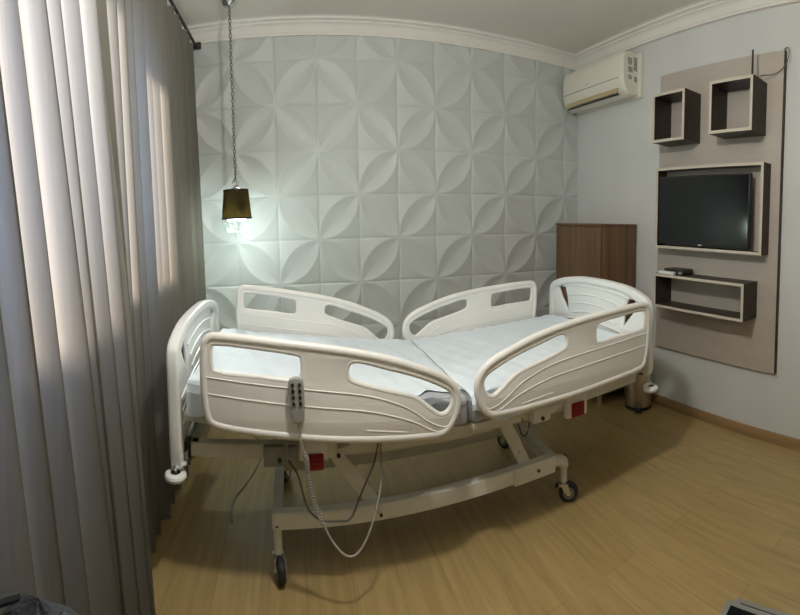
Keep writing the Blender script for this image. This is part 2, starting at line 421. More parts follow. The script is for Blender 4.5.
# ------------------------------------------------------------------ pendant lamp
px_, py_ = .365, -.42
t = empty('pendant_lamp', (px_, py_, CEIL), 'pendant lamp with black drum shade and hanging crystals in the corner', 'pendant lamp')
b = MB(); b.lathe([(.0, 2.735), (.02, 2.738), (.045, 2.752), (.06, 2.775), (.062, CEIL)], (px_, py_, 0), 'chrome'); kid(b, 'canopy', t)
b = MB(); z = 2.735; k = 0
while z > 1.665:
    # one link of the chain
    ring = []
    for q in range(12):
        a = 2 * PI * q / 12; dx = .0078 * math.cos(a); dz = .0145 * math.sin(a)
        ring.append((px_ + (dx if k % 2 else dx * .25), py_ + (dx * .25 if k % 2 else dx), z - .0135 + dz))
    b.tube(ring, .0030, 'chain', seg=6, closed=True, sub=1); z -= .0225; k += 1
kid(b, 'chain', t)
b = MB(); b.cyl((px_ + .006, py_, 2.73), (px_ + .004, py_, 1.6), .0018, 'cable', 8); kid(b, 'power_cord', t)
b = MB()
ring = [(px_ + .02 * math.cos(a * PI / 6), py_, 1.645 + .024 * math.sin(a * PI / 6)) for a in range(12)]
b.tube(ring, .0028, 'chrome', closed=True, sub=1, seg=8)
for a in range(3):
    an = a * 2 * PI / 3 + .4
    b.cyl((px_, py_, 1.622), (px_ + .085 * math.cos(an), py_ + .085 * math.sin(an), 1.6), .0025, 'chrome', 8)
b.cyl((px_, py_, 1.635), (px_, py_, 1.54), .009, 'chrome'); kid(b, 'hanger', t)
b = MB(); b.lathe([(.086, 1.60), (.104, 1.42), (.1025, 1.42), (.0845, 1.60), (.086, 1.60)], (px_, py_, 0), 'shade', 40); kid(b, 'lamp_shade', t)
b = MB(); b.lathe([(.088, 1.604), (.0885, 1.594), (.083, 1.594), (.083, 1.604), (.088, 1.604)], (px_, py_, 0), 'black', 40); kid(b, 'shade_rim', t); b = MB()
b.lathe([(.1062, 1.416), (.1062, 1.426), (.1, 1.426), (.1, 1.416), (.1062, 1.416)], (px_, py_, 0), 'black', 40); kid(b, 'shade_rim', t)
for a in range(4):
    an = a * PI / 2 + .5; cx, cy = px_ + .055 * math.cos(an), py_ + .055 * math.sin(an)
    b = MB(); b.sphere((cx, cy, 1.425), .017, 'bulb', 12, (1, 1, 1.35)); kid(b, 'bulb', t)
for a in range(14):
    an = a * 2 * PI / 14; rr = .082 if a % 2 else .06; cx, cy = px_ + rr * math.cos(an), py_ + rr * math.sin(an)
    b = MB(); zb = 1.415
    nb = 4 if a % 2 else 5
    for q in range(nb): b.sphere((cx, cy, zb - .014 * q), .0062, 'crystal', 8)
    b.sphere((cx, cy, zb - .014 * nb - .006), .010, 'crystal', 8, (1, 1, 1.5)); kid(b, 'crystal_drop', t)
b = MB(); b.tube([(px_ + .082 * math.cos(a * PI / 12), py_ + .082 * math.sin(a * PI / 12), 1.42) for a in range(24)], .002, 'chrome', closed=True, sub=1, seg=6)
b.tube([(px_ + .06 * math.cos(a * PI / 12), py_ + .06 * math.sin(a * PI / 12), 1.42) for a in range(24)], .002, 'chrome', closed=True, sub=1, seg=6)
b.bar((px_ - .1, py_, 1.423), (px_ + .1, py_, 1.423), .003, .003, 'chrome', 0); b.bar((px_, py_ - .1, 1.423), (px_, py_ + .1, 1.423), .003, .003, 'chrome', 0)
kid(b, 'crystal_ring', t)

# ------------------------------------------------------------------ air conditioner (split unit on the right wall)
t = empty('air_conditioner', (RX, -.44, 2.45), 'cream split air conditioner mounted high in the corner under the cornice', 'air conditioner')
def ac_prof(g=0.0):
    # (out from the wall, z), front bulges
    return [(0.0, 2.335 + g), (.05, 2.312 + g), (.12, 2.300 + g), (.165, 2.325 + g), (.196, 2.375), (.210, 2.43), (.212, 2.52), (.205, 2.585 - g), (.188, 2.612 - g), (.14, 2.625 - g), (0.0, 2.63 - g)]
AY0, AY1 = -.862, -.045
b = MB(); V = []
P_ = smooth_path([(a, 0, c) for a, c in ac_prof()], 3)
for q, (y, s) in enumerate([(AY0, .93), (AY0 + .012, .985), (AY0 + .03, 1), (AY1 - .03, 1), (AY1 - .012, .985), (AY1, .93)]):
    V.append([b.bm.verts.new((RX - .002 - p.x * s, y, 2.465 + (p.z - 2.465) * s)) for p in P_])
b.mi('ac')
for q in range(len(V) - 1):
    for k in range(len(P_) - 1):
        f = b.bm.faces.new((V[q][k], V[q][k + 1], V[q + 1][k + 1], V[q + 1][k])); f.smooth = True
b.bm.faces.new(V[0]); b.bm.faces.new(V[-1][::-1]); kid(b, 'housing', t)
b = MB()
b.tube([(RX - .2125, AY0 + .05, 2.425), (RX - .2125, AY1 - .03, 2.425)], .003, 'grey', sub=1); kid(b, 'panel_seam', t)
b = MB(); rot = Matrix.Rotation(math.radians(-32), 3, 'Y')
b.box((RX - .196, AY0 + .07, 2.312), (RX - .188, AY1 - .05, 2.385), 'acflap', .003, rot=Matrix.Rotation(math.radians(30), 3, 'Y')); kid(b, 'air_flap', t)
b = MB(); b.box((RX - .187, AY0 + .075, 2.308), (RX - .174, AY1 - .06, 2.318), 'black', .002); kid(b, 'air_outlet', t)
b = MB()
for q, (dx, dz, w_, h_) in enumerate([(.13, .055, .045, .05), (.125, .0, .05, .04), (.07, .02, .04, .10), (.13, -.05, .04, .03), (.065, -.06, .035, .04)]):
    b.box((RX - dx - w_ / 2, AY0 - .0015, 2.47 + dz), (RX - dx + w_ / 2, AY0 + .002, 2.47 + dz + h_), 'sticker')
kid(b, 'sticker', t)
b = MB(); b.box((RX - .2145, -.44, 2.452), (RX - .209, -.40, 2.458), 'grey', .001); kid(b, 'badge', t)
b = MB(); b.box((RX - .035, AY0 - .03, 2.30), (RX - .001, AY1, 2.635), 'ac', .006); kid(b, 'mounting_plate', t)
b = MB(); b.tube([(RX - .03, AY1 + .0, 2.35), (RX - .03, -.040, 2.31), (RX - .02, -.042, 2.29)], .006, 'ac'); kid(b, 'drain_pipe', t)

# ------------------------------------------------------------------ cabinet in the corner
CX, CY0, CY1, CZ = 2.955, -.85, -.24, 1.345
t = empty('cabinet', ((CX + RX) / 2, (CY0 + CY1) / 2, 0), 'walnut brown tall cabinet standing in the corner behind the bed', 'cabinet')
b = MB(); b.box((CX + .02, CY0, .08), (RX - .018, CY1, CZ - .018), 'walnut', .002); kid(b, 'body', t)
b = MB(); b.box((CX - .006, CY0 - .006, CZ - .018), (RX - .018, CY1 + .004, CZ), 'walnut', .003); kid(b, 'top', t)
b = MB(); b.box((CX, CY0 + .003, .085), (CX + .018, (CY0 + CY1) / 2 - .0015, CZ - .022), 'walnut', .002); d1 = kid(b, 'door', t)
b = MB(); b.box((CX, (CY0 + CY1) / 2 + .0015, .085), (CX + .018, CY1 - .003, CZ - .022), 'walnut', .002); d2 = kid(b, 'door', t)
for dd, y in ((d1, -.57), (d2, -.52)):
    b = MB(); b.bar((CX - .012, y, .62), (CX - .012, y, .74), .01, .01, 'steel', .003, up=(1, 0, 0)); b.cyl((CX - .012, y, .64), (CX, y, .64), .004, 'steel', 8); b.cyl((CX - .012, y, .72), (CX, y, .72), .004, 'steel', 8); kid(b, 'handle', dd)
for x in (CX + .05, RX - .06):
    for y in (CY0 + .05, CY1 - .05):
        b = MB(); b.cyl((x, y, 0), (x, y, .08), .02, 'steel'); kid(b, 'foot', t)

# ------------------------------------------------------------------ wall panel with shelves and television
PW = 3.335
t = empty('wall_panel', (RX, -1.63, .44), 'tall taupe laminate panel fixed to the right wall behind television and shelves', 'wall panel')
b = MB(); b.box((PW, -2.162, .448), (PW + .018, -1.105, 2.418), 'beige', .002); kid(b, 'board', t)
b = MB(); b.box((PW + .002, -2.170, .448), (RX, -2.1625, 2.418), 'darkwood'); b.box((PW + .018, -2.16, .47), (RX - .001, -1.12, 2.40), 'darkwood'); kid(b, 'backing', t)
def shelf_box(name, y0, y1, z0, z1, xf, label, group=None, th=.018, back=False):
    xb = PW - .0005
    t = empty(name, (xb, (y0 + y1) / 2, z0), label, 'shelf', group)
    b = MB()
    b.box((xf + .004, y0, z1 - th), (xb, y1, z1), 'darkwood'); b.box((xf + .004, y0, z0), (xb, y1, z0 + th), 'darkwood')
    b.box((xf + .004, y0, z0 + th), (xb, y0 + th, z1 - th), 'darkwood'); b.box((xf + .004, y1 - th, z0 + th), (xb, y1, z1 - th), 'darkwood')
    kid(b, 'body', t)
    b = MB(); e = .0
    b.box((xf, y0, z1 - th), (xf + .004, y1, z1), 'edge'); b.box((xf, y0, z0), (xf + .004, y1, z0 + th), 'edge')
    b.box((xf, y0, z0 + th), (xf + .004, y0 + th, z1 - th), 'edge'); b.box((xf, y1 - th, z0 + th), (xf + .004, y1, z1 - th), 'edge')
    o = kid(b, 'edge_band', t); o['label'] = 'cream edge band'
    return t
shelf_box('wall_shelf', -1.503, -1.205, 1.903, 2.228, 3.14, 'small dark square box shelf, left one of the pair above the television', 'square box shelves')
shelf_box('wall_shelf', -2.045, -1.715, 1.915, 2.232, 3.14, 'dark square box shelf with the antenna on top, nearest the wire', 'square box shelves')
shelf_box('wall_shelf', -2.092, -1.172, 1.185, 1.742, 3.23, 'wide shallow dark frame shelf surrounding the television')
shelf_box('wall_shelf', -2.016, -1.24, .785, 1.014, 3.147, 'long low dark box shelf under the television', th=.017)
t = empty('television', (3.30, -1.56, 1.21), 'black flat television inside the wide frame shelf', 'television')
b = MB(); b.box((3.240, -1.990, 1.213), (3.275, -1.192, 1.682), 'black', .006); b.box((3.275, -1.80, 1.3), (3.334, -1.4, 1.6), 'black', .004); kid(b, 'housing', t)
b = MB(); b.box((3.2382, -1.980, 1.231), (3.2405, -1.202, 1.672), 'screen'); kid(b, 'screen', t)
b = MB(); b.box((3.2375, -1.605, 1.219), (3.2404, -1.575, 1.225), 'line'); kid(b, 'badge', t)
b = MB(); b.bar((3.275, -1.75, 1.2048), (3.275, -1.45, 1.2048), .05, .003, 'black', .001); b.box((3.26, -1.62, 1.204), (3.272, -1.58, 1.225), 'black'); kid(b, 'stand', t)
# router with antenna on the second box
t = empty('router', (3.24, -1.97, 2.232), 'black antenna and wire of a small router on the box shelf', 'router')
b = MB(); b.box((3.20, -2.02, 2.2325), (3.31, -1.88, 2.252), 'black', .005); kid(b, 'body', t)
b = MB(); b.cyl((3.235, -1.985, 2.245), (3.235, -1.985, 2.405), .0075, 'black', r2=.006); b.sphere((3.235, -1.985, 2.405), .006, 'black', 8); kid(b, 'antenna', t)
b = MB(); b.tube([(3.24, -2.015, 2.245), (3.27, -2.05, 2.262), (3.31, -2.10, 2.272), (3.325, -2.15, 2.30), (3.33, -2.19, 2.35), (3.335, -2.195, 2.42), (3.35, -2.17, 2.435), (3.357, -2.15, 2.43)], .0028, 'darkcable', seg=8); kid(b, 'cable', t)
t = empty('set_top_box', (3.22, -1.4, 1.014), 'flat black media box lying on the long low shelf', 'media box')
b = MB(); b.box((3.192, -1.48, 1.0145), (3.315, -1.30, 1.052), 'black', .008); kid(b, 'body', t)
b = MB(); b.box((3.190, -1.47, 1.02), (3.1945, -1.44, 1.036), 'grey', .001); kid(b, 'front_panel', t)
b = MB(); rm = empty('remote_control', (3.165, -1.33, 1.0145), 'small white remote control lying before the black media box', 'remote control')
b.box((3.152, -1.425, 1.0145), (3.186, -1.275, 1.036), 'board', .008); kid(b, 'body', rm)
b = MB()
for q in range(4): b.cyl((3.169, -1.39 + q * .024, 1.0355), (3.169, -1.39 + q * .024, 1.0375), .004, 'grey', 10)
kid(b, 'button_row', rm)

# ------------------------------------------------------------------ waste bin
BX, BY = 3.215, -1.035
t = empty('trash_can', (BX, BY, 0), 'round stainless steel pedal bin at the foot of the right wall', 'trash can')
b = MB(); b.lathe([(0, .012), (.098, .012), (.104, .02), (.104, .27), (.0, .27)], (BX, BY, 0), 'steel', 40); kid(b, 'body', t)
b = MB(); b.lathe([(0, 0), (.108, 0), (.108, .018), (.1045, .022)], (BX, BY, 0), 'black', 40); kid(b, 'base_ring', t)
b = MB(); b.lathe([(.1065, .268), (.108, .28), (.10, .30), (.07, .325), (.03, .335), (.0, .336)], (BX, BY, 0), 'black', 40); b.cyl((BX + .08, BY - .02, .3), (BX + .1, BY - .02, .36), .012, 'black'); kid(b, 'lid', t)
b = MB(); an = math.atan2(-2.38, -2.47); ux, uy = math.cos(an), math.sin(an)
b.bar((BX + ux * .09, BY + uy * .09, .018), (BX + ux * .155, BY + uy * .155, .016), .06, .012, 'black', .004); kid(b, 'pedal', t)

# ------------------------------------------------------------------ hospital bed
BED = empty('hospital_bed', (1.4, -1.3, 0), 'white adjustable hospital bed with moulded side rails on castors', 'bed')
YA, YB = -1.83, -.80      # planes of the near and far rails
RAIL0 = [(0, .13), (.012, .175), (.06, .22), (.18, .268), (.32, .308), (.51, .338), (.73, .356), (.955, .366), (.998, .362), (1.018, .340), (1.02, .30), (1.018, .2), (.999, .07), (.985, .042), (.955, .028), (.73, .013), (.51, .003), (.32, 0), (.14, .0), (.065, .006), (.03, .032), (.006, .085)]
RAIL = [(.5 + (u - .5) * .968 - .002, .18 + (v - .18) * .915) for u, v in RAIL0]
HOLE_A = [(.655, .297), (.69, .304), (.78, .312), (.955, .318), (.968, .31), (.960, .25), (.948, .240), (.80, .233), (.655, .227), (.643, .236), (.645, .285)]
HOLE_A = [(u + (.012 if u > .8 else -.012), v + (.010 if v > .27 else -.014)) for u, v in HOLE_A]
HOLE_B = [(.042, .143), (.05, .165), (.085, .187), (.194, .228), (.319, .259), (.43, .282), (.452, .276), (.456, .24), (.44, .226), (.319, .194), (.194, .164), (.12, .115), (.085, .095), (.055, .106)]
_cx, _cv = sum(u for u, v in HOLE_B) / len(HOLE_B), 0
HOLE_B = smooth_path([(u, v, 0) for u, v in HOLE_B], 3, True)
def _grow(P, d):
    out = []; n = len(P)
    for i in range(n):
        t = (P[(i + 1) % n] - P[i - 1]).normalized(); out.append(P[i] + Vector((-t.y, t.x, 0)) * d)
    return out
HOLE_B = [(p.x, p.y) for p in _grow(HOLE_B, .010)][::2]
GR1 = [(.012, .09), (.06, .045), (.12, .06), (.22, .12), (.36, .165), (.55, .185), (.80, .198), (.99, .208)]
GR2 = [(.045, .028), (.10, .028), (.2, .072), (.36, .112), (.55, .127), (.80, .14), (.985, .15)]
def side_rail(x_nose, sgn, z0, tilt, y, sx=1.0):
    """nose towards the bed's middle, sgn +1 runs to the right; tilt lifts the outer end"""
    c, s = math.cos(tilt), math.sin(tilt)
    def fr(u, v, w):
        u = u * sx
        return (x_nose + sgn * (u * c - v * s), y + w, z0 + u * s + v * c)
    b = MB(); out = loop2(RAIL, 3)
    plate('side_rail', [out, loop2(HOLE_A, 3), loop2(HOLE_B, 3)], .022, .006, fr, 'plastic', b)
    # rounded rim
    b.tube([fr(u, v, 0) for u, v in out], .0165, 'plastic', seg=12, closed=True, sub=1)
    for hl in (HOLE_A, HOLE_B): b.tube([fr(u, v, 0) for u, v in loop2(hl, 3)], .0115, 'plastic', seg=10, closed=True, sub=1)
    o = kid(b, 'side_rail', BED)
    for g in (GR1, GR2):
        b = MB()
        for w in (-.0112, .0112): b.tube([fr(u, v, w) for u, v in g], .0024, 'line', seg=6)
        q = kid(b, 'moulded_line', o)
    b = MB()
    for w in (-.0112, .0112): b.tube([fr(u, v, w) for u, v in [(.22, .035), (.30, .042), (.38, .047)]], .0022, 'line', seg=6)
    kid(b, 'moulded_line', o)
    return fr
frR = side_rail(1.447, 1, .610, 0.0, YA)
frL = side_rail(1.376, -1, .572, math.radians(4.4), YA)
side_rail(1.415, 1, .610, 0.0, YB, .962)
side_rail(1.345, -1, .592, math.radians(5.2), YB, .965)

# end boards: arched, ribbed, with two triangular openings
def end_board(name, x, s, low):
    """s = +1: inner face looks towards -x"""
    OUT = [(-1.785, low), (-1.79, .75), (-1.787, .93), (-1.765, .968), (-1.72, .99), (-1.60, 1.022), (-1.42, 1.036), (-1.27, 1.038), (-1.13, 1.034), (-.95, 1.012), (-.83, .982), (-.78, .955), (-.762, .92), (-.758, .75), (-.765, low), (-.79, low - .02), (-.83, low), (-.90, .52), (-1.0, .535), (-1.27, .54), (-1.55, .535), (-1.65, .52), (-1.72, low), (-1.76, low - .02)]
    OUT = [(-1.273 + (u + 1.273) * .958, v - (.018 if s > 0 else .034) * (v > .9)) for u, v in OUT]
    T1 = [(-.865, .935), (-.935, .955), (-.965, .948), (-1.005, .79), (-.998, .775), (-.985, .785)]
    T2 = [(-2.545 - a, c) for a, c in T1]
    b = MB()
    def fr(u, v, w): return (x + w, u, v)
    plate(name, [loop2(OUT, 3), loop2(T1, 2), loop2(T2, 2)], .024, .008, fr, 'board', b)
    IN_ = [(-1.273 + (u + 1.273) * .925, v - (.033 if v > .8 else -.02)) for u, v in OUT]
    plate(name, [loop2([(-1.273 + (u + 1.273) * 1.012, v + .008 * (v > .8)) for u, v in OUT], 3), loop2(IN_, 3)], .052, .014, fr, 'board', b)
    for T in (T1, T2): b.tube([fr(u, v, 0) for u, v in loop2(T, 2)], .010, 'board', seg=10, closed=True, sub=1)
    o = kid(b, name, BED)
    b = MB()
    for q in range(7):
        zc = .972 - q * .052; hw = (.33, .28, .24, .22, .42, .42, .42)[q]
        for sd in (-1, 1): b.tube([fr(-1.2725 + hw * k / 4, zc - .028 * (k / 4) ** 2 * (1 if q < 4 else 1.6), sd * .0125) for k in range(-4, 5)], .0055, 'board', seg=8)
    kid(b, 'ribs', o)
    # near and far posts with bumper rollers at the corners
    for y in (-1.755, -.79):
        b = MB(); b.box((x - .024, y - .018, low), (x + .024, y + .018, .66), 'board', .010)
        kid(b, 'corner_post', o)
        sy = -1 if y < -1.2 else 1
        b = MB(); c = (x + s * .004, y + sy * .014, .455 if s < 0 else .492)
        b.lathe([(.0, -.018), (.030, -.018), (.042, -.011), (.046, 0), (.043, .009), (.034, .014), (.022, .014), (.021, .009), (0, .009)], c, 'board', 24); o2 = kid(b, 'bumper_roller', o)
        b = MB(); b.cyl((c[0], c[1], c[2] + .007), (c[0], c[1], c[2] + .0125), .020, 'black'); kid(b, 'roller_hub', o2) if False else b.build('tmp')
        tmp = bpy.data.objects['tmp']; bpy.context.view_layer.update(); tmp.name = 'roller_hub'; tmp.parent = o; tmp.matrix_parent_inverse = o.matrix_world.inverted()
        b = MB(); b.bar((c[0] - s * .0, c[1], c[2] + .03), (x - s * .04, y, .50), .018, .012, 'board', .003); b.cyl((c[0], c[1], c[2] + .01), (c[0], c[1], c[2] + .04), .007, 'chrome', 10); kid(b, 'roller_arm', o)
end_board('headboard', 2.545, 1, .575)
end_board('footboard', .252, -1, .485)

# mattress: one long pad, both ends raised a little, with a fold seam in the middle
def mat_z(x):
    if x < 1.46: return .688 + .118 * ((1.46 - x) / 1.16) ** 1.05
    return .688 + .052 * ((x - 1.46) / 1.02)
def mattress(x0, x1, lo, hi, y0, y1, mname, rnd, mb, n=60, wr=.0):
    sec = []
    K = 7
    for cy, cz, a0 in ((y1 - rnd, 1, 0), (y0 + rnd, 1, 90), (y0 + rnd, 0, 180), (y1 - rnd, 0, 270)):
        for k in range(K): 
            a = math.radians(a0 + 90 * k / (K - 1)); sec.append((cy + rnd * math.cos(a), cz, rnd * math.sin(a)))
    V = []
    for i in range(n + 1):
        u = i / n; x = x0 + (x1 - x0) * u; e = min(u, 1 - u) * (x1 - x0); sh = 0 if e >= rnd else rnd - math.sqrt(max(rnd ** 2 - (rnd - e) ** 2, 0))
        ring = []
        for y, top, dz in sec:
            yy = y + (sh if y < (y0 + y1) / 2 else -sh)
            zz = (hi(x) - rnd - sh * .6 + dz) if top else (lo(x) + rnd + sh * .6 + dz)
            if top and dz > rnd * .6: zz += wr * (math.sin(x * 23 + y * 9) * math.sin(y * 17 - x * 6))
            ring.append(mb.bm.verts.new((x, yy, zz)))
        V.append(ring)
    idx = mb.mi(mname); m_ = len(sec)
    for i in range(n):
        for k in range(m_):
            f = mb.bm.faces.new((V[i][k], V[i][(k + 1) % m_], V[i + 1][(k + 1) % m_], V[i + 1][k])); f.smooth = True; f.material_index = idx
    for r in (V[0], V[-1][::-1]):
        f = mb.bm.faces.new(r); f.material_index = idx
b = MB()
mattress(.318, 1.452, lambda x: mat_z(x) - .115, mat_z, -1.775, -.845, 'vinyl', .022, b)
mattress(1.458, 2.49, lambda x: mat_z(x) - .115, mat_z, -1.775, -.845, 'vinyl', .022, b)
MT = kid(b, 'mattress', BED)
for xa, xb_ in ((.312, 1.452), (1.457, 2.495)):
    b = MB()
    nx, ny = 90, 60
    def sh(u, v):
        x = xa + (xb_ - xa) * u; cut = .075 * math.exp(-((x - 1.37) / .17) ** 4) * (x < 1.455) * (1 + .2 * math.sin(x * 40)); yy = -1.787 + cut + (.96 - cut) * v
        e = min(yy + 1.787 , -.827 - yy)
        z = mat_z(x) + .007; 
        drop = 0
        if e < .03: drop = .03 - math.sqrt(max(.03 ** 2 - (.03 - e) ** 2, 0))
        z -= drop * 1.0
        z += .0028 * math.sin(x * 31 + 5 * math.sin(yy * 7)) * math.sin(yy * 13 + 2 * x) + .0018 * math.sin(x * 70 + yy * 22)
        z -= .006 * math.exp(-((x - 1.455) / .010) ** 2)
        return (x, yy, z)
    b.grid(sh, nx, ny, 'sheet')
    # side drops
    for yy in (-1.787, -.827):
        def dr(u, v, yy=yy):
            x = xa + (xb_ - xa) * u; z = sh(u, 0 if yy < -1 else 1)[2]
            L = .085 + .02 * math.sin(x * 9) - .075 * math.exp(-((x - 1.40) / .14) ** 4)
            return (x, yy + (-1 if yy < -1 else 1) * (.004 * math.sin(x * 60) * v), z - L * v)
        b.grid(dr, 90, 5, 'sheet')
    kid(b, 'sheet', BED)

# upper frame: long beams, cross members, support deck
b = MB()
for y in (-1.65, -.96):
    b.bar((.29, y, .512), (.86, y, .512), .045, .058, 'steel_white')
    b.bar((.86, y, .512), (1.5, y, .505), .045, .055, 'steel_white')
    b.bar((1.5, y, .505), (2.53, y, .53), .045, .050, 'steel_white')
b.bar((.305, -1.67, .512), (.305, -.94, .512), .04, .058, 'steel_white')
b.bar((2.50, -1.67, .53), (2.50, -.94, .53), .04, .05, 'steel_white')
b.bar((1.40, -1.65, .50), (1.40, -.96, .50), .04, .04, 'steel_white')
kid(b, 'bed_frame', BED)
for y in (-1.65, -.96):
    for x in (.262,):
        b = MB(); b.box((x, y - .027, .480), (x + .028, y + .027, .544), 'rubber', .004); kid(b, 'end_cap', BED)
# mattress deck (lies under the pads, follows their tilt)
b = MB()
for (xa, xb_) in ((.29, 1.44), (1.47, 2.49)):
    za, zb = mat_z(xa) - .119, mat_z(xb_) - .119
    for y in (-1.745, -.875): b.bar((xa, y, za - .013), (xb_, y, zb - .013), .03, .026, 'steel_white')
    for k in range(6):
        x = xa + (xb_ - xa) * (k + .5) / 6; z = za + (zb - za) * (k + .5) / 6
        b.bar((x, -1.745, z - .008), (x, -.875, z - .008), .12, .012, 'steel_white', .002)
b.bar((.30, -1.745, mat_z(.3) - .132), (.30, -.875, mat_z(.3) - .132), .03, .03, 'steel_white')
for x in (.9, 1.38, 1.6, 2.2):
    for y in (-1.66, -.95): b.bar((x, y, .53), (x, y, mat_z(x) - .12), .03, .03, 'steel_white', up=(1, 0, 0))
kid(b, 'mattress_deck', BED)

# base frame on the floor
b = MB()
b.bar((.635, -1.65, .235), (1.95, -1.65, .245), .045, .066, 'steel_white')
b.bar((.635, -1.15, .20), (2.0, -1.15, .215), .045, .066, 'steel_white')
b.bar((.645, -1.67, .232), (.645, -.98, .215), .042, .06, 'steel_white')
b.tube([(1.93, -1.64, .245), (2.01, -1.655, .235), (2.045, -1.625, .19)], .026, 'steel_white', seg=12)
b.bar((1.96, -1.66, .24), (2.03, -.99, .215), .05, .055, 'steel_white')
b.box((1.72, -1.680, .205), (1.955, -1.672, .282), 'steel_white', .003)
kid(b, 'base_frame', BED)
for x, z in ((1.85, .245), (1.08, .236)):
    b = MB(); b.cyl((x, -1.672, z), (x, -1.687, z), .012, 'steel', 12); b.cyl((x, -1.684, z), (x, -1.690, z), .0075, 'black', 8); kid(b, 'bolt', BED)
# lift arms
for y, yy in ((-1.625, -1.652), (-1.0, -.98)):
    for (xa, za, xb_, zb) in ((.885, .49, 1.065, .25), (1.69, .49, 1.815, .245)):
        b = MB(); b.bar((xa, y, za), (xb_, y, zb), .026, .058, 'steel_white', .003, up=(1, 0, 0)); o = kid(b, 'lift_arm', BED)
        b = MB(); xm, zm = xa + (xb_ - xa) * .66, za + (zb - za) * .66
        if y < -1.2 and xa > 1.5:
            b.cyl((xm, y - .012, zm), (xm, y - .022, zm), .011, 'steel', 12); kid(b, 'bolt', o)
        else: b.bm.free()
b = MB(); b.cyl((.885, -1.66, .49), (.885, -.96, .49), .016, 'steel_white'); kid(b, 'pivot_shaft', BED); b = MB(); b.cyl((1.69, -1.66, .49), (1.69, -.96, .49), .016, 'steel_white'); kid(b, 'pivot_shaft', BED)
# actuators and boxes
b = MB(); b.box((.60, -1.705, .468), (.685, -1.675, .545), 'greybox', .005); b.box((.70, -1.70, .478), (.735, -1.674, .54), 'greybox', .004); b.cyl((.665, -1.705, .495), (.665, -1.712, .495), .009, 'black', 12); kid(b, 'cable_bracket', BED)
b = MB(); b.box((.745, -1.70, .49), (.90, -1.674, .575), 'steel_white', .004); b.cyl((.905, -1.70, .50), (.905, -1.71, .50), .008, 'black', 12)
b.bar((.90, -1.69, .535), (.95, -1.69, .545), .012, .03, 'greybox', .002); kid(b, 'rail_bracket', BED)
b = MB(); b.box((1.90, -1.70, .495), (1.985, -1.674, .60), 'steel_white', .004); b.bar((1.97, -1.692, .60), (1.955, -1.692, .50), .02, .03, 'steel_white'); kid(b, 'rail_bracket', BED)
b = MB(); b.box((1.985, -1.735, .462), (2.115, -1.70, .60), 'plastic', .012); PR = kid(b, 'lever_plate', BED)
b = MB(); b.box((2.012, -1.745, .468), (2.088, -1.731, .535), 'red', .006)
for q in range(3): b.box((2.02, -1.749, .478 + q * .018), (2.08, -1.744, .486 + q * .018), 'red', .002)
o = kid(b, 'release_lever', PR); o['label'] = 'red release lever'
b = MB(); b.box((.745, -1.735, .50), (.86, -1.70, .60), 'plastic', .010); PL = kid(b, 'lever_plate', BED)
b = MB(); b.box((.772, -1.745, .468), (.842, -1.731, .530), 'red', .008)
for q in range(3): b.box((.78, -1.749, .478 + q * .016), (.834, -1.744, .486 + q * .016), 'red', .002)
o = kid(b, 'release_lever', PL); o['label'] = 'red release lever'
b = MB(); b.box((1.80, -1.72, .480), (1.90, -1.66, .545), 'plastic', .014); b.cyl((1.90, -1.69, .515), (2.0, -1.69, .545), .021, 'plastic'); b.cyl((1.60, -1.63, .53), (1.80, -1.66, .525), .013, 'greybox'); b.cyl((1.85, -1.72, .50), (1.85, -1.728, .50), .009, 'black', 10); kid(b, 'lift_motor', BED)
b = MB(); b.box((1.30, -1.4, .40), (1.50, -1.25, .49), 'greybox', .01); kid(b, 'control_box', BED) if False else b.bm.free()
b = MB(); b.box((1.395, -1.690, .515), (1.425, -1.672, .575), 'greybox', .003); kid(b, 'clip', BED)
b = MB(); b.tube([(1.76, -1.66, .52), (1.775, -1.69, .465), (1.80, -1.70, .45), (1.83, -1.69, .465), (1.85, -1.70, .50)], .0045, 'cable', seg=8); b.tube([(1.80, -1.68, .48), (1.785, -1.69, .44), (1.765, -1.68, .425), (1.755, -1.65, .47)], .004, 'darkcable', seg=8); kid(b, 'cable', BED)
b = MB(); b.tube([(.70, -1.70, .49), (.735, -1.72, .45), (.755, -1.73, .38), (.78, -1.73, .31), (.83, -1.73, .27), (.89, -1.74, .27)], .004, 'darkcable', seg=8); kid(b, 'cable', BED)
